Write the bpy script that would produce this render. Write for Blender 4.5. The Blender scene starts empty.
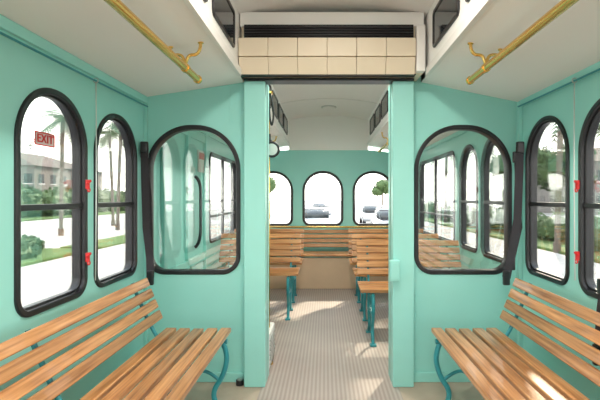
import bpy, bmesh, math, random
from mathutils import Matrix, Vector
random.seed(7)
D=bpy.data; C=bpy.context
col=C.scene.collection
C.scene.view_settings.view_transform='Standard'
# ------------------------------------------------------------ materials
def newmat(name):
    m=D.materials.new(name); m.use_nodes=True
    nt=m.node_tree; b=nt.nodes['Principled BSDF']; return m,nt,b
def mat(name,c,rough=0.5,metal=0.0,var=0.06,scale=6.0,bump=0.0,bscale=60.0,coat=0.0):
    m,nt,b=newmat(name)
    tc=nt.nodes.new('ShaderNodeTexCoord'); n=nt.nodes.new('ShaderNodeTexNoise')
    n.inputs['Scale'].default_value=scale; n.inputs['Detail'].default_value=4
    nt.links.new(tc.outputs['Object'],n.inputs['Vector'])
    mx=nt.nodes.new('ShaderNodeMix'); mx.data_type='RGBA'
    mx.inputs[6].default_value=(*[x*(1-var) for x in c],1); mx.inputs[7].default_value=(*[min(1,x*(1+var)) for x in c],1)
    nt.links.new(n.outputs['Fac'],mx.inputs[0]); nt.links.new(mx.outputs[2],b.inputs['Base Color'])
    b.inputs['Roughness'].default_value=rough; b.inputs['Metallic'].default_value=metal
    b.inputs['Coat Weight'].default_value=coat; b.inputs['Coat Roughness'].default_value=0.15
    if bump>0:
        n2=nt.nodes.new('ShaderNodeTexNoise'); n2.inputs['Scale'].default_value=bscale
        nt.links.new(tc.outputs['Object'],n2.inputs['Vector'])
        bp=nt.nodes.new('ShaderNodeBump'); bp.inputs['Strength'].default_value=bump; bp.inputs['Distance'].default_value=0.004
        nt.links.new(n2.outputs['Fac'],bp.inputs['Height']); nt.links.new(bp.outputs['Normal'],b.inputs['Normal'])
    return m
TEAL=mat('teal_paint',(0.32,0.71,0.65),0.4,var=0.04,scale=3,bump=0.05,bscale=40,coat=0.1)
TEALD=mat('teal_cast_iron',(0.03,0.27,0.31),0.35,metal=0.1,bump=0.2)
WHITE=mat('ceiling_white',(0.92,0.90,0.87),0.55,var=0.02,scale=2,bump=0.03)
TRIMW=mat('trim_white',(0.82,0.80,0.77),0.4,var=0.03)
CREAM=mat('ac_cream',(0.78,0.67,0.51),0.45,var=0.03)
BLACK=mat('black_rubber',(0.014,0.014,0.017),0.35,var=0.2)
BELT=mat('black_webbing',(0.02,0.018,0.022),0.8,var=0.3,scale=80)
DARKG=mat('tinted_glass',(0.02,0.025,0.03),0.08,var=0.1)
BRASS=mat('polished_brass',(0.86,0.56,0.17),0.22,metal=1.0,var=0.05)
STEEL=mat('steel',(0.6,0.6,0.58),0.3,metal=1.0)
RED=mat('red_plastic',(0.65,0.02,0.02),0.4)
TAN=mat('plywood_panel',(0.62,0.44,0.30),0.5,var=0.15,scale=4)
CONC=mat('concrete',(0.42,0.40,0.38),0.9,var=0.1,scale=0.6)
ROAD=mat('asphalt',(0.24,0.24,0.25),0.9,var=0.12,scale=2)
GRASS=mat('grass',(0.075,0.14,0.03),0.9,var=0.35,scale=3)
LEAF=mat('foliage',(0.06,0.105,0.03),0.7,var=0.5,scale=1.5)
PALML=mat('palm_leaf',(0.10,0.15,0.06),0.6,var=0.4,scale=2)
TRUNK=mat('palm_bark',(0.15,0.12,0.095),0.9,var=0.3,scale=8,bump=0.5,bscale=12)
STUCCO=mat('stucco',(0.20,0.185,0.17),0.9,var=0.05)
ROOF=mat('roof_tile',(0.13,0.10,0.085),0.8,var=0.2)
WPAINT=mat('car_white',(0.35,0.35,0.36),0.25,coat=0.8)
BPAINT=mat('car_blue',(0.02,0.04,0.08),0.25,coat=0.8)
RPAINT=mat('car_grey',(0.12,0.12,0.14),0.25,coat=0.8)
SCREEN=mat('sign_backing',(0.75,0.70,0.68),0.5)

def wood():
    m,nt,b=newmat('varnished_oak')
    tc=nt.nodes.new('ShaderNodeTexCoord'); mp=nt.nodes.new('ShaderNodeMapping')
    mp.inputs['Scale'].default_value=(1.6,34,34)
    nt.links.new(tc.outputs['Object'],mp.inputs[0])
    oi=nt.nodes.new('ShaderNodeObjectInfo')
    ad=nt.nodes.new('ShaderNodeVectorMath'); ad.operation='ADD'
    cb=nt.nodes.new('ShaderNodeMath'); cb.operation='MULTIPLY'; cb.inputs[1].default_value=37
    nt.links.new(oi.outputs['Random'],cb.inputs[0]); nt.links.new(mp.outputs[0],ad.inputs[0]); nt.links.new(cb.outputs[0],ad.inputs[1])
    n=nt.nodes.new('ShaderNodeTexNoise'); n.inputs['Scale'].default_value=2.2; n.inputs['Detail'].default_value=6
    nt.links.new(ad.outputs[0],n.inputs['Vector'])
    r=nt.nodes.new('ShaderNodeValToRGB')
    e=r.color_ramp.elements; e[0].position=0.3; e[0].color=(0.26,0.10,0.03,1); e[1].position=0.72; e[1].color=(0.64,0.325,0.135,1)
    k=e.new(0.5); k.color=(0.48,0.215,0.075,1)
    nt.links.new(n.outputs['Fac'],r.inputs[0])
    hs=nt.nodes.new('ShaderNodeHueSaturation')
    mr=nt.nodes.new('ShaderNodeMapRange'); mr.inputs[3].default_value=0.82; mr.inputs[4].default_value=1.18
    nt.links.new(oi.outputs['Random'],mr.inputs[0]); nt.links.new(mr.outputs[0],hs.inputs['Value'])
    nt.links.new(r.outputs[0],hs.inputs['Color']); nt.links.new(hs.outputs[0],b.inputs['Base Color'])
    b.inputs['Roughness'].default_value=0.35; b.inputs['Coat Weight'].default_value=0.35
    return m
WOOD=wood()
def ribfloor():
    m,nt,b=newmat('ribbed_vinyl_floor')
    tc=nt.nodes.new('ShaderNodeTexCoord'); sx=nt.nodes.new('ShaderNodeSeparateXYZ'); nt.links.new(tc.outputs['Object'],sx.inputs[0])
    mu=nt.nodes.new('ShaderNodeMath'); mu.operation='MULTIPLY'; mu.inputs[1].default_value=2*math.pi/0.026
    nt.links.new(sx.outputs['X'],mu.inputs[0])
    sn=nt.nodes.new('ShaderNodeMath'); sn.operation='SINE'; nt.links.new(mu.outputs[0],sn.inputs[0])
    mr=nt.nodes.new('ShaderNodeMapRange'); mr.inputs[1].default_value=-0.6; mr.inputs[2].default_value=0.6
    nt.links.new(sn.outputs[0],mr.inputs[0])
    n=nt.nodes.new('ShaderNodeTexNoise'); n.inputs['Scale'].default_value=1.8; n.inputs['Detail'].default_value=8; nt.links.new(tc.outputs['Object'],n.inputs['Vector'])
    a=nt.nodes.new('ShaderNodeMix'); a.data_type='RGBA'; a.inputs[6].default_value=(0.44,0.36,0.325,1); a.inputs[7].default_value=(0.56,0.475,0.43,1)
    nt.links.new(mr.outputs[0],a.inputs[0])
    c=nt.nodes.new('ShaderNodeMix'); c.data_type='RGBA'; c.blend_type='MULTIPLY'; c.inputs[0].default_value=0.4
    nt.links.new(a.outputs[2],c.inputs[6]); nt.links.new(n.outputs['Fac'],c.inputs[7]); nt.links.new(c.outputs[2],b.inputs['Base Color'])
    bp=nt.nodes.new('ShaderNodeBump'); bp.inputs['Strength'].default_value=0.2; bp.inputs['Distance'].default_value=0.002
    nt.links.new(mr.outputs[0],bp.inputs['Height']); nt.links.new(bp.outputs[0],b.inputs['Normal'])
    b.inputs['Roughness'].default_value=0.5
    return m
RIB=ribfloor()
FLOORP=mat('tan_floor',(0.46,0.36,0.28),0.6,var=0.15,scale=9)
def glass(name,refl,tint=(0.97,0.985,0.98)):
    m,nt,b=newmat(name); nt.nodes.remove(b)
    out=nt.nodes['Material Output']; t=nt.nodes.new('ShaderNodeBsdfTransparent'); t.inputs[0].default_value=(*tint,1)
    g=nt.nodes.new('ShaderNodeBsdfGlossy'); g.inputs['Roughness'].default_value=0.02
    fr=nt.nodes.new('ShaderNodeFresnel'); fr.inputs[0].default_value=1.45
    mu=nt.nodes.new('ShaderNodeMath'); mu.operation='MULTIPLY'; mu.inputs[1].default_value=refl; nt.links.new(fr.outputs[0],mu.inputs[0])
    mx=nt.nodes.new('ShaderNodeMixShader'); nt.links.new(mu.outputs[0],mx.inputs[0]); nt.links.new(t.outputs[0],mx.inputs[1]); nt.links.new(g.outputs[0],mx.inputs[2])
    nt.links.new(mx.outputs[0],out.inputs[0]); return m
GLASS=glass('window_glass',0.6)
PGLASS=glass('partition_glass',4.0,(0.96,0.98,0.97))
# ------------------------------------------------------------ helpers
def obj(name,me,m=None,parent=None):
    o=D.objects.new(name,me); col.objects.link(o)
    if m and len(me.materials)==0: me.materials.append(m)
    if parent:
        o.parent=parent
    return o
def empty(name,M=None):
    e=D.objects.new(name,None); e.empty_display_size=0.05; col.objects.link(e)
    if M is not None: e.matrix_world=M
    return e
def obox(name,c,s,m,parent=None,R=None,bev=0.0,seg=2):
    bm=bmesh.new(); bmesh.ops.create_cube(bm,size=1)
    bmesh.ops.scale(bm,vec=s,verts=bm.verts)
    if bev>0: bmesh.ops.bevel(bm,geom=list(bm.edges),offset=bev,segments=seg,affect='EDGES',profile=0.6)
    if R is not None: bmesh.ops.transform(bm,matrix=R,verts=bm.verts)
    bmesh.ops.translate(bm,vec=c,verts=bm.verts)
    me=D.meshes.new(name); bm.to_mesh(me); bm.free()
    return obj(name,me,m,parent)
def box(name,x,y,z,m,parent=None,bev=0.0):
    return obox(name,((x[0]+x[1])/2,(y[0]+y[1])/2,(z[0]+z[1])/2),(abs(x[1]-x[0]),abs(y[1]-y[0]),abs(z[1]-z[0])),m,parent,None,bev)
def curve2mesh(cu,name):
    o=D.objects.new('tmp',cu); col.objects.link(o)
    C.view_layer.update()
    dg=C.evaluated_depsgraph_get()
    me=D.meshes.new_from_object(o.evaluated_get(dg)); me.name=name
    D.objects.remove(o); return me
def plate(name,loops,th,M,m,parent=None,bev=0.0,smooth=False):
    cu=D.curves.new('c','CURVE'); cu.dimensions='2D'; cu.fill_mode='BOTH'; cu.extrude=th/2-bev; cu.bevel_depth=bev; cu.bevel_resolution=2; cu.offset=-bev
    for L in loops:
        s=cu.splines.new('POLY'); s.points.add(len(L)-1)
        for i,p in enumerate(L): s.points[i].co=(p[0],p[1],0,1)
        s.use_cyclic_u=True
    me=curve2mesh(cu,name); me.transform(M); me.materials.clear()
    return obj(name,me,m,parent)
def tube(name,pts,r,m,parent=None,cyc=False,smooth=True,res=4):
    cu=D.curves.new('c','CURVE'); cu.dimensions='3D'; cu.bevel_depth=r; cu.bevel_resolution=res; cu.use_fill_caps=True
    if smooth and len(pts)>2:
        s=cu.splines.new('NURBS'); s.points.add(len(pts)-1)
        for i,p in enumerate(pts): s.points[i].co=(*p,1)
        s.order_u=3; s.use_endpoint_u=not cyc; s.use_cyclic_u=cyc; s.resolution_u=8
    else:
        s=cu.splines.new('POLY'); s.points.add(len(pts)-1)
        for i,p in enumerate(pts): s.points[i].co=(*p,1)
        s.use_cyclic_u=cyc
    me=curve2mesh(cu,name); me.materials.clear()
    for p in me.polygons: p.use_smooth=True
    return obj(name,me,m,parent)
def ribbon(name,pts,wd,w,th,m,parent=None):
    bm=bmesh.new(); wd=Vector(wd).normalized(); rows=[]
    for i,p in enumerate(pts):
        p=Vector(p); a=Vector(pts[max(0,i-1)]); b=Vector(pts[min(len(pts)-1,i+1)])
        n=(b-a).normalized().cross(wd).normalized()
        wv=n.cross((b-a).normalized()).normalized()
        rows.append([bm.verts.new(p+wv*sx*w/2+n*sy*th/2) for sx,sy in((-1,-1),(1,-1),(1,1),(-1,1))])
    for i in range(len(rows)-1):
        for k in range(4): bm.faces.new((rows[i][k],rows[i][(k+1)%4],rows[i+1][(k+1)%4],rows[i+1][k]))
    bm.faces.new(rows[0]); bm.faces.new(rows[-1][::-1])
    bmesh.ops.recalc_face_normals(bm,faces=bm.faces)
    me=D.meshes.new(name); bm.to_mesh(me); bm.free(); return obj(name,me,m,parent)
def prisms(name,polys,m,parent=None):
    bm=bmesh.new()
    for poly,y0,y1 in polys:
        a=[bm.verts.new((x,y0,z)) for x,z in poly]; b=[bm.verts.new((x,y1,z)) for x,z in poly]
        bm.faces.new(a); bm.faces.new(b[::-1]); n=len(poly)
        for i in range(n): bm.faces.new((a[i],b[i],b[(i+1)%n],a[(i+1)%n]))
    bmesh.ops.recalc_face_normals(bm,faces=bm.faces)
    me=D.meshes.new(name); bm.to_mesh(me); bm.free(); return obj(name,me,m,parent)
def arch(u0,u1,v0,v1,rt,rb,n=14):
    P=[]
    def arc(cx,cy,r,a0,a1):
        for i in range(n+1):
            a=a0+(a1-a0)*i/n; P.append((cx+r*math.cos(a),cy+r*math.sin(a)))
    h=math.pi/2
    arc(u1-rb,v0+rb,rb,-h,0); arc(u1-rt,v1-rt,rt,0,h); arc(u0+rt,v1-rt,rt,h,2*h); arc(u0+rb,v0+rb,rb,2*h,3*h)
    return P
def inset(u0,u1,v0,v1,rt,rb,d): return arch(u0+d,u1-d,v0+d,v1-d,max(rt-d,.01),max(rb-d,.01))
def MS(x): return Matrix(((0,0,1,x),(1,0,0,0),(0,1,0,0),(0,0,0,1)))   # u=Y v=Z n=X
def MF(y): return Matrix(((1,0,0,0),(0,0,-1,y),(0,1,0,0),(0,0,0,1)))  # u=X v=Z n=-Y
# ------------------------------------------------------------ dims
XL,XR=-1.16,1.26; YP=2.84; YR=6.35; YB=-2.6
ZB,ZT=0.72,1.65
# ------------------------------------------------------------ floor
fl=empty('floor')
box('subfloor',(XL-.05,XR+.05),(YB,YR+.05),(-0.12,-0.012),FLOORP,fl)
box('ribbed_aisle',(-.40,.46),(YB,YP+.12),(-0.012,0),RIB,fl)
box('side_left',(XL,-.40),(YB,YP+.12),(-0.012,-0.001),FLOORP,fl)
box('side_right',(.46,XR),(YB,YP+.12),(-0.012,-0.001),FLOORP,fl)
box('ribbed_rear',(XL,XR),(YP+.12,YR),(-0.012,0),RIB,fl)
# ------------------------------------------------------------ side walls
left_w=[(2.205,2.70),(1.64,2.135),(1.05,1.545),(.46,.95),(-.12,.37),(-.70,-.21),(-1.28,-.79),(-1.86,-1.37),(4.40,5.70)]
right_w=[(2.265,2.75),(1.68,2.175),(1.09,1.585),(.51,1.0),(-.07,.42),(-.65,-.16),(-1.23,-.74),(-1.81,-1.32),(3.05,3.54),(3.62,4.11),(4.26,5.86)]
wn=[0]
def win_side(u,xw,sgn):
    wn[0]+=1; e=empty('window_%d'%wn[0])
    u0,u1=u; rt=.24 if u1-u0<.8 else .10; rb=.085
    a=(u0,u1,ZB,ZT,rt,rb)
    plate('outer_frame',[arch(*a),inset(*a,.026)],.066,MS(xw-sgn*.018),BLACK,e,bev=.005)
    plate('sash_frame',[inset(*a,.024),inset(*a,.036)],.03,MS(xw-sgn*.018),BLACK,e,bev=.003)
    zz=1.135 if u1-u0<.8 else .98
    box('meeting_rail',(xw-sgn*.04,xw-sgn*.01),(u0+.026,u1-.026),(zz,zz+.025),BLACK,e,bev=.004)
    if u1-u0>.8:
        box('mullion',(xw-sgn*.04,xw-sgn*.01),((u0+u1)/2-.012,(u0+u1)/2+.012),(ZB+.02,ZT-.02),BLACK,e,bev=.004)
    plate('glass_pane',[inset(*a,.03)],.005,MS(xw-sgn*.018),GLASS,e)
    return e
def side_wall(name,xw,wins,sgn,ztop):
    loops=[[(YB,0),(YR,0),(YR,ztop),(YB,ztop)]]
    for u in wins: loops.append(arch(u[0]+.01,u[1]-.01,ZB+.01,ZT-.01,.23 if u[1]-u[0]<.8 else .09,.075)[::-1])
    return plate(name,loops,.05,MS(xw),TEAL)
side_wall('wall_left',XL-.025,left_w,-1,1.90)
side_wall('wall_right',XR+.025,right_w,1,1.90)
for u in left_w: win_side(u,XL-.04,-1)
for u in right_w: win_side(u,XR+.04,1)
tr=0
def trim(x,y,z,m=TEAL,bev=.004,nm=None):
    global tr
    tr+=1; return box(nm or 'trim_%d'%tr,x,y,z,m,None,bev)
trim((XL,XL+.018),(YB,YR),(1.79,1.835)); trim((XR-.018,XR),(YB,YR),(1.765,1.81))
trim((XL,XL+.012),(YB,2.80),(0.40,0.44)); trim((XR-.012,XR),(YB,2.80),(0.40,0.44))
trim((XL,XL+.03),(YB,2.80),(0.0,0.07),nm='baseboard_left'); trim((XR-.03,XR),(YB,2.80),(0.0,0.07),nm='baseboard_right')
def cord(x,side):
    e=empty('pull_cord')
    tube('cord',[(x,YB+.1,1.765),(x,1.2,1.757),(x,2.80,1.765)],.005,TEALD,e)
    for y in (-1,.6,2.17): tube('eyelet',[(x+.012*math.cos(t),y,1.765+.012*math.sin(t)) for t in [i*math.pi/4 for i in range(8)]],.003,STEEL,e,cyc=True)
    tube('drop_cord',[(x,2.17,1.765),(x+side*.004,2.171,1.3),(x,2.165,.78)],.003,STEEL,e)
cord(XL+.03,1); cord(XR-.03,-1)
# ------------------------------------------------------------ partition
DX0,DX1,DZ=-.375,.425,1.935
CL,CR=-.52,.62
def ceil_z(x):
    if x<CL: return 1.835+(x-XL)/(CL-XL)*(1.93-1.835)
    return 1.93-(x-CR)/(XR-CR)*(1.93-1.80)
outline=[(XL,0),(DX0,0),(DX0,DZ),(DX1,DZ),(DX1,0),(XR,0),(XR,1.80),(CR,1.93),(CR,2.33),(CL,2.33),(CL,1.93),(XL,1.835)]
wl=(-1.155,-.545,.690,1.655,.29,.12); wr=(.575,1.205,.690,1.655,.29,.12)
plate('wall_partition',[outline,inset(*wl,.01)[::-1],inset(*wr,.01)[::-1]],.05,MF(YP+.025),TEAL)
for a in (wl,wr):
    wn[0]+=1; e=empty('window_%d'%wn[0])
    plate('outer_frame',[arch(*a),inset(*a,.028)],.07,MF(YP+.025),BLACK,e,bev=.006)
    plate('glass_pane',[inset(*a,.02)],.006,MF(YP+.025),PGLASS,e)
df=empty('door_frame')
for (a,b) in ((-.506,-.375),(.425,.556)):
    box('jamb',(a,b),(2.75,2.84),(0,1.915),TEAL,df,.006)
    box('jamb_return',(a+.03,b-.0) if a<0 else (a,b-.03),(2.89,2.95),(0,1.93),TEAL,df,.004)
box('head_strip',(-.506,.556),(2.74,2.84),(1.916,1.930),BLACK,df,.002)
trim((-.62,-.612),(2.835,2.84),(1.67,1.90),bev=.001)
trim((XL,XL+.02),(2.815,2.84),(0,1.83)); trim((XR-.025,XR),(2.80,2.84),(0,1.80))
trim((XL+.025,-.52),(2.825,2.84),(0,.06),nm='baseboard_partition')
trim((.57,XR-.025),(2.825,2.84),(0,.06),nm='baseboard_partition_right')
rv=empty('trim_rivets')
for x in (-.53,.585):
    for k in range(9): obox('rivet',(x,2.838,.15+k*.2),(.010,.008,.010),TEAL,rv,None,.003)
# ------------------------------------------------------------ rear wall
rw=[(-1.05,-.46),(-.325,.265),(.40,.99)]
ro=[(XL,0),(XR,0),(XR,1.80),(CR,1.87),(CL,1.87),(XL,1.835)]
plate('wall_rear',[ro]+[arch(a+.01,b-.01,.78,1.555,.27,.09)[::-1] for a,b in rw],.05,MF(YR+.025),TEAL)
for a,b in rw:
    wn[0]+=1; e=empty('window_%d'%wn[0]); A=(a,b,.77,1.565,.285,.11)
    plate('outer_frame',[arch(*A),inset(*A,.035)],.07,MF(YR+.02),BLACK,e,bev=.008)
    plate('glass_pane',[inset(*A,.02)],.005,MF(YR+.02),GLASS,e)
bo=[(XL,0),(XR,0),(XR,1.80),(CR,1.93),(CR,2.33),(CL,2.33),(CL,1.93),(XL,1.835)]
plate('wall_back',[bo,arch(-1.05,1.15,.6,1.78,.12,.12)[::-1]],.05,MF(YB-.025),TEAL)
wn[0]+=1; e=empty('window_%d'%wn[0]); A=(-1.06,1.16,.59,1.79,.13,.13)
plate('outer_frame',[arch(*A),inset(*A,.04)],.09,MF(YB-.02),BLACK,e,bev=.008)
plate('glass_pane',[inset(*A,.02)],.005,MF(YB-.02),GLASS,e)
# ------------------------------------------------------------ ceiling
polys=[]
Y1=YR+.05
polys.append(([(XL-.05,1.828),(CL,1.93),(CL,1.97),(XL-.05,1.90)],YB,Y1))
polys.append(([(XR+.05,1.79),(CR,1.93),(CR,1.97),(XR+.05,1.90)],YB,Y1))
polys.append(([(CL-.04,1.935),(CL,1.93),(CL,2.40),(CL-.04,2.40)],YB,Y1))
polys.append(([(CR,1.93),(CR+.04,1.935),(CR+.04,2.40),(CR,2.40)],YB,Y1))
n=10; cx=(CL+CR)/2; hw=(CR-CL)/2
arcp=[(cx+hw*(-1+2*i/n),2.30+.06*(1-(-1+2*i/n)**2)) for i in range(n+1)]
for i in range(n):
    p,q=arcp[i],arcp[i+1]; polys.append(([p,q,(q[0],2.42),(p[0],2.42)],YB,Y1))
polys.append(([(CL,1.865),(CR,1.865),(CR,2.36),(CL,2.36)],YR-.02,YR+.05))
prisms('ceiling',polys,WHITE)
ce=empty('trim_ceiling')
for k,y in enumerate((-1.2,.1,1.35,3.9,5.2)):
    prisms('batten',[([(p[0],p[1]-.006) for p in arcp]+[(p[0],p[1]+.002) for p in arcp[::-1]],y,y+.03)],TRIMW,ce)
    prisms('batten_side',[([(XL,1.829),(CL,1.924),(CL,1.936),(XL,1.84)],y,y+.03),([(XR,1.794),(CR,1.924),(CR,1.936),(XR,1.805)],y,y+.03)],TRIMW,ce)
prisms('cove',[([(CL-.005,1.915),(CL+.018,1.915),(CL+.018,1.96),(CL-.005,1.96)],YB,YP-.2),([(CR+.005,1.915),(CR-.018,1.915),(CR-.018,1.96),(CR+.005,1.96)],YB,YP-.2),
  ([(CL-.005,1.915),(CL+.018,1.915),(CL+.018,1.96),(CL-.005,1.96)],YP+.12,YR-.02),([(CR+.005,1.915),(CR-.018,1.915),(CR-.018,1.96),(CR+.005,1.96)],YP+.12,YR-.02)],TRIMW,ce)
for (y0,y1) in [(-2.2,-1.7),(-1.6,-1.1),(-1,-.5),(-.4,.1),(.2,.7),(.8,1.3),(1.42,1.92),(2.02,2.5),(3.1,3.6),(3.7,4.2),(4.3,4.8),(4.9,5.4),(5.5,6.0)]:
        for xs,s in ((CL,1),(CR,-1)):
            wn[0]+=1; e=empty('window_%d'%wn[0])
            a=(y0,y1,2.03,2.24,.03,.03)
            plate('clerestory_frame',[arch(*a),inset(*a,.018)],.012,MS(xs+s*.005),BLACK,e,bev=.002)
            plate('tinted_pane',[inset(*a,.016)],.006,MS(xs+s*.003),DARKG,e)
# ------------------------------------------------------------ AC unit
ac=empty('air_conditioner')
ax0,ax1=-.515,.60
box('housing',(ax0+.01,ax1-.01),(2.66,2.84),(1.935,2.22),CREAM,ac,.005)
nb=6; w=(ax1-.06-ax0)/nb
for i in range(nb):
    x0=ax0+i*w
    obox('lower_panel',(x0+w/2,2.645,1.980),(w-.002,.03,.10),CREAM,ac,Matrix.Rotation(math.radians(22),4,'X'),.003)
    obox('upper_panel',(x0+w/2,2.625,2.082),(w-.002,.03,.108),CREAM,ac,Matrix.Rotation(math.radians(2),4,'X'),.003)
box('bottom_lip',(ax0,ax1-.05),(2.66,2.72),(1.930,1.936),BLACK,ac,.001)
box('vent_slot',(ax0+.03,ax1-.07),(2.63,2.67),(2.140,2.222),BLACK,ac,.004)
for k in range(4): obox('louvre',((ax0+ax1)/2-.02,2.625,2.155+k*.016),(ax1-ax0-.11,.016,.003),BLACK,ac,Matrix.Rotation(.5,4,'X'))
box('top_valance',(ax0,ax1),(2.66,2.84),(2.222,2.31),WHITE,ac,.006)
box('end_cap',(ax1-.055,ax1),(2.62,2.70),(1.94,2.22),TRIMW,ac,.01)
# ------------------------------------------------------------ brass rails
def rail(x,y0,y1,br):
    e=empty('brass_grab_rail'); z=1.80
    tube('rail',[(x,y0,z),(x,y1,z)],.018,BRASS,e,smooth=False)
    for yy in (y0,y1):
        tube('end_cap',[(x,yy-.008,z),(x,yy+.008,z)],.022,BRASS,e,smooth=False)
    for y in br:
        for s in (-1,1):
            xt=x+s*.072; zt=ceil_z(xt)+.003
            tube('bracket_arm',[(x,y,z+.01),(x+s*.006,y,z+.04),(x+s*.02,y,z+.062),(x+s*.055,y,z+.062),(xt,y,zt-.03),(xt,y,zt)],.0075,BRASS,e)
            tube('bracket_base',[(xt,y,zt-.006),(xt,y,zt+.004)],.014,BRASS,e,smooth=False)
        tube('collar',[(x,y-.012,z),(x,y+.012,z)],.022,BRASS,e,smooth=False)
rail(-.66,-1.8,2.28,(-1.2,.4,2.08)); rail(.76,-1.8,2.30,(-1.2,.4,2.08))
rail(-.66,3.3,5.8,(3.7,5.3)); rail(.72,3.3,5.8,(3.7,5.0))
# ------------------------------------------------------------ benches
def bench(M,L,nback=4,nseat=5,legs=True,legpos=None,panel=False):
    e=empty('slatted_wood_bench',M)
    sw,g=.059,.0185; zs=.435
    for i in range(nseat):
        d=i*(sw+g)+sw/2
        z=zs+.002*(abs(i-2))
        obox('seat_slat_%d'%(i+1),(L/2,d,z),(L,sw,.026),WOOD,e,None,.007,3)
    ang=math.atan2(.10,.24)
    for i in range(nback):
        h=.055+i*(.066)
        obox('back_slat_%d'%(i+1),(L/2,.385+h*math.sin(ang)*.95,.475+h*math.cos(ang)),(L,.024,.050),WOOD,e,Matrix.Rotation(-ang,4,'X'),.007,3)
    ht=.055+(nback-1)*.066+.02
    for l in (legpos or (.10,L-.10)):
        tube('seat_rail',[(l,.0,.405),(l,.18,.412),(l,.38,.405)],.013,TEALD,e)
        tube('back_support',[(l,.36,.40),(l,.412,.46),(l,.412+ht*math.sin(ang),.47+ht*math.cos(ang))],.010,TEALD,e)
        if legs:
            tube('front_leg',[(l,.03,.41),(l,-.005,.34),(l,.02,.22),(l,.085,.13),(l,.05,.04),(l,.02,.008)],.014,TEALD,e)
            tube('rear_leg',[(l,.35,.41),(l,.39,.32),(l,.36,.2),(l,.30,.12),(l,.35,.04),(l,.38,.008)],.014,TEALD,e)
            tube('brace',[(l,.05,.2),(l,.12,.26),(l,.19,.22),(l,.27,.26),(l,.35,.2)],.009,TEALD,e)
            tube('scroll',[(l,.19+.05*math.cos(a),.32+.05*math.sin(a)) for a in [k*math.pi/4 for k in range(8)]],.008,TEALD,e,cyc=True)
            for dd in (.02,.38): obox('foot',(l,dd,.007),(.05,.06,.014),TEALD,e,None,.003)
    if panel:
        obox('front_panel',(L/2,.05,.205),(L-.02,.02,.40),TAN,e,None,.003)
    return e
def Mx(cx,cy,cz,o): return Matrix(((cx[0],cy[0],cz[0],o[0]),(cx[1],cy[1],cz[1],o[1]),(cx[2],cy[2],cz[2],o[2]),(0,0,0,1)))
bench(Mx((0,1,0),(-1,0,0),(0,0,1),(-.53,.55,0)),1.94,legpos=(.12,1.0,1.84))
bench(Mx((0,-1,0),(1,0,0),(0,0,1),(.60,2.49,0)),1.94,legpos=(.10,1.0,1.84))
bench(Mx((0,1,0),(-1,0,0),(0,0,1),(-.53,-1.6,0)),1.94); bench(Mx((0,-1,0),(1,0,0),(0,0,1),(.60,.34,0)),1.94)
for y in (3.50,4.22,4.94): bench(Mx((1,0,0),(0,1,0),(0,0,1),(.285,y,0)),.93,nback=5)
for y in (4.25,4.94): bench(Mx((1,0,0),(0,1,0),(0,0,1),(-1.12,y,0)),.86,nback=5)
bench(Mx((1,0,0),(0,1,0),(0,0,1),(XL+.02,5.64,0)),2.36,nback=4,legs=False,panel=True)
e=empty('rear_grab_bar'); tube('bar',[(XL+.02,6.25,.765),(XR-.02,6.25,.765)],.013,BRASS,e,smooth=False)
for x in (-1.11,-.39,.33,1.05): tube('standoff',[(x,6.25,.765),(x,6.35,.765)],.009,BRASS,e,smooth=False)
# ------------------------------------------------------------ belts
def belt(pts,wd=(1,0,0),w=.045,extra=None):
    e=empty('seat_belt'); ribbon('webbing',pts,wd,w,.004,BELT,e)
    p=pts[0]; obox('anchor',p,(.045,.03,.07),BLACK,e,None,.008)
    q=pts[-1]; obox('buckle',(q[0],q[1],q[2]),(.04,.025,.09),BLACK,e,None,.008)
    return e
belt([(-1.125,2.74,1.50),(-1.12,2.735,1.3),(-1.105,2.72,1.0),(-1.075,2.70,.82),(-1.06,2.67,.70)])
belt([(-1.13,2.755,1.47),(-1.10,2.75,1.2),(-1.09,2.745,.9),(-1.085,2.74,.74)],w=.03)
belt([(1.215,2.74,1.50),(1.205,2.735,1.3),(1.19,2.72,1.05),(1.145,2.70,.85),(1.10,2.67,.70)],w=.05)
belt([(1.20,2.755,1.44),(1.205,2.75,1.2),(1.215,2.745,1.0),(1.16,2.735,.78)],w=.03)
belt([(1.215,1.92,.80),(1.19,1.90,.70),(1.17,1.88,.6),(1.16,1.87,.52)],wd=(0,1,0),w=.05)
# ------------------------------------------------------------ red emergency latches
def latch(x,y,z,s):
    e=empty('emergency_latch')
    obox('body',(x+s*.018,y,z),(.015,.018,.045),RED,e,None,.004)
    obox('lever',(x+s*.028,y-.010,z+.012),(.012,.036,.012),RED,e,Matrix.Rotation(.4,4,'X'),.004)
    tube('pull_ring',[(x+s*.028,y-.008+.010*math.cos(a),z-.026+.010*math.sin(a)) for a in [k*math.pi/4 for k in range(8)]],.003,RED,e,cyc=True)
for z in (1.25,.90): latch(XL,2.118,z,1); latch(XR,2.165,z,-1)
e=empty('exit_sign')
tx=D.curves.new('t','FONT'); tx.body='EXIT'; tx.size=.048; tx.extrude=.001; tx.offset=.0008; tx.align_x='CENTER'; tx.align_y='CENTER'; tx.space_character=1.1
me=curve2mesh(tx,'lettering'); me.transform(MS(XL-.006)@Matrix.Translation((1.835,1.43,0))); me.materials.clear(); obj('lettering',me,RED,e)
plate('border',[arch(1.77,1.90,1.402,1.458,.006,.006),arch(1.775,1.895,1.407,1.453,.004,.004)],.002,MS(XL-.008),RED,e)
plate('film',[arch(1.772,1.898,1.404,1.456,.005,.005)],.001,MS(XL-.010),SCREEN,e)
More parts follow.
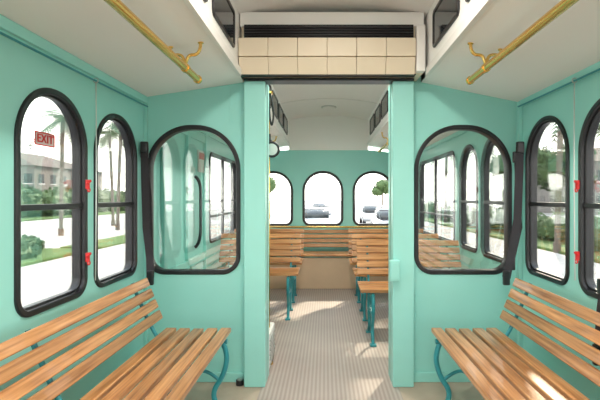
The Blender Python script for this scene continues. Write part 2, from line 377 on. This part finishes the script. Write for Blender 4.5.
# ------------------------------------------------------------ doorway items
e=empty('brass_stanchion'); tube('pole',[(-.405,3.14,0),(-.405,3.14,1.94)],.012,BRASS,e,smooth=False)
tube('floor_flange',[(-.405,3.14,0),(-.405,3.14,.012)],.035,BRASS,e,smooth=False); tube('top_flange',[(-.405,3.14,1.925),(-.405,3.14,1.94)],.035,BRASS,e,smooth=False)
e=empty('round_mirror')
tube('rim',[(-.375+.05*math.cos(a),3.10,1.525+.05*math.sin(a)) for a in [k*math.pi/8 for k in range(16)]],.009,BLACK,e,cyc=True)
tube('glass_disc',[(-.375,3.098,1.525),(-.375,3.104,1.525)],.048,STEEL,e,smooth=False,res=8)
tube('arm',[(-.405,3.14,1.60),(-.38,3.12,1.60),(-.375,3.105,1.57)],.006,BLACK,e)
tube('clamp',[(-.405,3.14,1.58),(-.405,3.14,1.64)],.018,BLACK,e,smooth=False)
e=empty('hanging_strap'); tube('loop',[(-.39,3.13,1.93),(-.36,3.12,1.8),(-.375,3.12,1.68),(-.395,3.12,1.75),(-.40,3.13,1.93)],.007,BLACK,e)
e=empty('heater_vent'); box('case',(-.50,-.375),(2.96,3.28),(.02,.26),TRIMW,e,.01)
for k in range(6): box('slat',(-.374,-.369),(2.98,3.26),(.05+k*.032,.06+k*.032),STEEL,e)
e=empty('switch_box'); box('case',(.40,.46),(2.70,2.748),(.67,.80),TEAL,e,.008); box('cover',(.408,.452),(2.695,2.70),(.685,.785),TEAL,e,.002)
e=empty('floor_plug')
tube('plug',[(-.54,2.79,0),(-.54,2.79,.03)],.025,BLACK,e,smooth=False); tube('plug_cap',[(-.54,2.79,.03),(-.54,2.79,.038)],.016,STEEL,e,smooth=False)
# ceiling domes: rearmost has no lamp, the lit ones are added, unseen fill
for y,P in ((5.7,0),(1.55,17),(.5,17),(-.6,19),(-1.8,19),(3.35,24)):
    e=empty('ceiling_dome'); tube('ring',[(.05,y,2.348),(.05,y,2.362)],.10,STEEL,e,smooth=False,res=8)
    tube('lens',[(.05,y,2.335),(.05,y,2.35)],.08,WHITE,e,smooth=False,res=8)
    if P:
        L=D.lights.new('fill_lamp','AREA'); L.shape='DISK'; L.size=.25; L.energy=P; L.color=(1,.93,.83)
        o=D.objects.new('fill_lamp',L); col.objects.link(o); o.parent=e; o.location=(.05,y,2.325)
# left rear door
e=empty('door_1')
x0=XL
for (a,b,c,d) in ((3.10,3.16,0,1.80),(4.18,4.24,0,1.80),(3.64,3.70,.02,1.76)): box('stile',(x0,x0+.03),(a,b),(c,d),TEAL,e,.005)
for (c,d) in ((.02,.10),(.6,.66),(1.70,1.78)): box('rail',(x0,x0+.025),(3.16,4.18),(c,d),TEAL,e,.005)
tube('grab_handle',[(x0+.02,3.86,.75),(x0+.07,3.86,.78),(x0+.07,3.86,1.1),(x0+.07,3.86,1.34),(x0+.02,3.86,1.37)],.014,BLACK,e)
e=empty('notice_sign'); box('board',(x0,x0+.012),(4.0,4.30),(1.42,1.62),SCREEN,e,.003); box('heading',(x0+.012,x0+.015),(4.02,4.28),(1.54,1.60),RED,e)
# ------------------------------------------------------------ exterior
GZ=-0.9
box('ground',(-120,120),(-60,260),(GZ-.3,GZ-.02),CONC)
box('road',(-5.2,5.6),(-60,200),(GZ-.02,GZ),ROAD)
box('sidewalk_left',(-8.6,-5.2),(-60,200),(GZ-.02,GZ+.10),CONC); box('sidewalk_right',(5.6,8.2),(-60,200),(GZ-.02,GZ+.10),CONC)
for i,(x0,x1,y0,y1) in enumerate(((-12.5,-9.0,12.5,17),(-10.5,-8.8,17.4,26),(-34,-26,12,70),(8.6,13,2,60))):
    box('lawn',(x0,x1),(y0,y1),(GZ-.02,GZ+.12),GRASS,None,.05)
def foliage(name,blobs,n,leaf=.16):
    bm=bmesh.new()
    for (c,r) in blobs:
        for k in range(n):
            v=Vector((random.gauss(0,1),random.gauss(0,1),random.gauss(0,1))).normalized()*random.uniform(.75,1.03)
            p=Vector(c)+Vector((v.x*r[0],v.y*r[1],v.z*r[2]))
            a=Vector((random.gauss(0,1),random.gauss(0,1),random.gauss(0,1))).normalized(); b=a.orthogonal().normalized()
            s=leaf*random.uniform(.6,1.3)
            bm.faces.new([bm.verts.new(p+a*s),bm.verts.new(p+b*s*.5),bm.verts.new(p-a*s),bm.verts.new(p-b*s*.5)])
        bmesh.ops.create_icosphere(bm,subdivisions=2,radius=.85,matrix=Matrix.Translation(c)@Matrix.Diagonal((*r,1)))
    me=D.meshes.new(name); bm.to_mesh(me); bm.free(); return obj(name,me,LEAF)
foliage('hedge',[((-30+random.uniform(-1,1),y,GZ+1.4),(2.4,2.6,1.9+random.uniform(-.4,.7))) for y in range(16,90,3)],300,.3)
foliage('hedge',[((10.5+random.uniform(-.4,.4),y,GZ+.6),(.9,1.2,.75+random.uniform(-.2,.3))) for y in range(4,50,2)],300,.13)
foliage('shrub',[((-10.2,14,GZ+.3),(.9,1.0,.4)),((-11.2,16,GZ+.3),(.8,.9,.4))],500,.1)
def tree(x,y,h,r):
    e=empty('broadleaf_tree',Matrix.Translation((x,y,GZ)))
    tube('trunk',[(0,0,0),(.1,0,h*.3),(0,.1,h*.65)],.18,TRUNK,e)
    f=foliage('crown',[((random.uniform(-r,r)*.6,random.uniform(-r,r)*.6,h*.75+random.uniform(-r,r)*.4),(r*.6,r*.6,r*.5)) for _ in range(7)],300,.22); f.parent=e
for p in ((-36,46,5.5,2.2),(-13,95,6,2.5),(13,100,6,2.6),(18,34,6,2.2),(19,46,6,2.4),(19,110,7,3)): tree(*p)
def palm(x,y,h):
    e=empty('palm_tree',Matrix.Translation((x,y,GZ)))
    bx=random.uniform(-.3,.3)
    tube('trunk',[(0,0,0),(bx*.2,0,h*.4),(bx,0,h)],.10,TRUNK,e)
    tube('trunk_base',[(0,0,0),(0,0,.4)],.14,TRUNK,e,smooth=False)
    bm=bmesh.new()
    for k in range(20):
        a=k*2.4; el=random.uniform(-.3,1.2); L=random.uniform(1.4,1.9)
        d=Vector((math.cos(a),math.sin(a),0)); s=Vector((-math.sin(a),math.cos(a),0)); prev=None
        for j in range(15):
            t=j/14; p=Vector((bx,0,h))+d*(L*t*math.cos(el*.7))+Vector((0,0,L*(t*math.sin(el)-t*t*.85)))
            w=.42*math.sin(math.pi*min(1,t*.9+.1))**.7
            if prev is not None:
                for sg in (-1,1):
                    q=p+s*sg*w+d*.15-Vector((0,0,w*.5))
                    bm.faces.new([bm.verts.new(prev),bm.verts.new(prev+(p-prev)*.7),bm.verts.new(q)])
            prev=p
    me=D.meshes.new('fronds'); bm.to_mesh(me); bm.free(); obj('fronds',me,PALML,e)
for p in ((-14.4,24,6.3),(-15.4,32,6.6),(-13.2,28,6.5),(-14,44,6.6),(8.6,16.3,5.5),(12.2,20.5,5.4),(8.9,24,5.6),(9.3,34,6),(-9.5,50,6.5),(9.8,52,6.5)): palm(*p)
def building(x,y,w,d,h,face):
    e=empty('building',Matrix.Translation((x,y,GZ)))
    obox('walls',(0,0,h/2),(w,d,h),STUCCO,e,None,.03)
    bm=bmesh.new()
    v=[bm.verts.new(p) for p in ((-w/2-.4,-d/2-.4,h),(w/2+.4,-d/2-.4,h),(w/2+.4,d/2+.4,h),(-w/2-.4,d/2+.4,h),(0,-d/2+w*.35,h+w*.18),(0,d/2-w*.35,h+w*.18))]
    for f in ((0,1,4),(1,2,5,4),(2,3,5),(3,0,4,5),(3,2,1,0)): bm.faces.new([v[i] for i in f])
    me=D.meshes.new('roof'); bm.to_mesh(me); bm.free(); obj('roof',me,ROOF,e)
    for fl_ in range(int(h//3)):
        k=-d/2+1.5
        while k<d/2-1:
            obox('window_opening',(face*w/2,k,1.6+fl_*3),(.1,1.1,1.3),DARKG,e); obox('window_sill',(face*w/2,k,.88+fl_*3),(.2,1.3,.1),TRIMW,e)
            k+=2.6
        k=-w/2+1.2
        while k<w/2-.8:
            obox('window_opening',(k,-d/2,1.6+fl_*3),(1.1,.1,1.3),DARKG,e); obox('window_sill',(k,-d/2,.88+fl_*3),(1.3,.2,.1),TRIMW,e)
            k+=2.4
building(-46,68,14,18,6.3,1); building(35,62,12,20,6.3,-1)
def car(x,y,paint):
    e=empty('car',Matrix.Translation((x,y,GZ)))
    def pr(name,prof,w,m,bev):
        bm=bmesh.new(); a=[bm.verts.new((-w/2,p[0],p[1])) for p in prof]; b=[bm.verts.new((w/2,p[0],p[1])) for p in prof]
        bm.faces.new(a); bm.faces.new(b[::-1]); n=len(prof)
        for i in range(n): bm.faces.new((a[i],b[i],b[(i+1)%n],a[(i+1)%n]))
        bmesh.ops.recalc_face_normals(bm,faces=bm.faces); bmesh.ops.bevel(bm,geom=list(bm.edges),offset=bev,segments=3,affect='EDGES')
        me=D.meshes.new(name); bm.to_mesh(me); bm.free()
        for p in me.polygons: p.use_smooth=True
        return obj(name,me,m,e)
    pr('body',[(-2.2,.3),(-2.25,.65),(-1.2,.9),(1.7,.95),(2.2,.85),(2.2,.3)],1.8,paint,.08)
    pr('cabin_glass',[(-1.2,.85),(-.5,1.38),(1.1,1.40),(1.9,.9)],1.5,DARKG,.06)
    pr('roof',[(-.5,1.36),(-.4,1.44),(1.0,1.46),(1.15,1.38)],1.42,paint,.03)
    for yy in (-1.4,1.4):
        for s in (-1,1):
            tube('wheel',[(s*.7,yy,.33),(s*.92,yy,.33)],.33,BLACK,e,smooth=False,res=8); tube('hub',[(s*.9,yy,.33),(s*.935,yy,.33)],.19,STEEL,e,smooth=False,res=6)
    for s in (-1,1): obox('headlight',(s*.65,-2.2,.66),(.35,.08,.14),TRIMW,e,None,.03)
    obox('grille',(0,-2.24,.5),(.8,.05,.16),BLACK,e,None,.01)
    obox('number_plate',(0,-2.27,.38),(.4,.02,.12),TRIMW,e)
car(-.5,26,WPAINT); car(-3.6,22,WPAINT); car(3.6,24,RPAINT); car(3.7,34,WPAINT); car(-.4,42,BPAINT)
# ------------------------------------------------------------ lighting
w=D.worlds.new('World'); C.scene.world=w; w.use_nodes=True; nt=w.node_tree
bg=nt.nodes['Background']; tc=nt.nodes.new('ShaderNodeTexCoord'); sx=nt.nodes.new('ShaderNodeSeparateXYZ'); r=nt.nodes.new('ShaderNodeValToRGB')
nt.links.new(tc.outputs['Generated'],sx.inputs[0]); nt.links.new(sx.outputs['Z'],r.inputs[0]); nt.links.new(r.outputs[0],bg.inputs[0])
r.color_ramp.elements[0].color=(1,.94,.86,1); r.color_ramp.elements[1].color=(.80,.90,1,1); r.color_ramp.elements[1].position=.8
bg.inputs[1].default_value=5.0
s=D.lights.new('sun','SUN'); s.energy=11; s.angle=math.radians(3); s.color=(1,.86,.66)
so=D.objects.new('sun',s); col.objects.link(so)
so.rotation_euler=Vector((-.5,-1.0,-.72)).to_track_quat('-Z','Y').to_euler()
# ------------------------------------------------------------ camera
cd=D.cameras.new('camera'); co=D.objects.new('camera',cd); col.objects.link(co)
co.location=(0,0,1.19); co.rotation_euler=(math.pi/2,0,0)
cd.sensor_width=36; cd.lens=440/600*36; cd.shift_x=-25/600; cd.shift_y=-3/600; cd.clip_start=.02; cd.clip_end=600
C.scene.camera=co
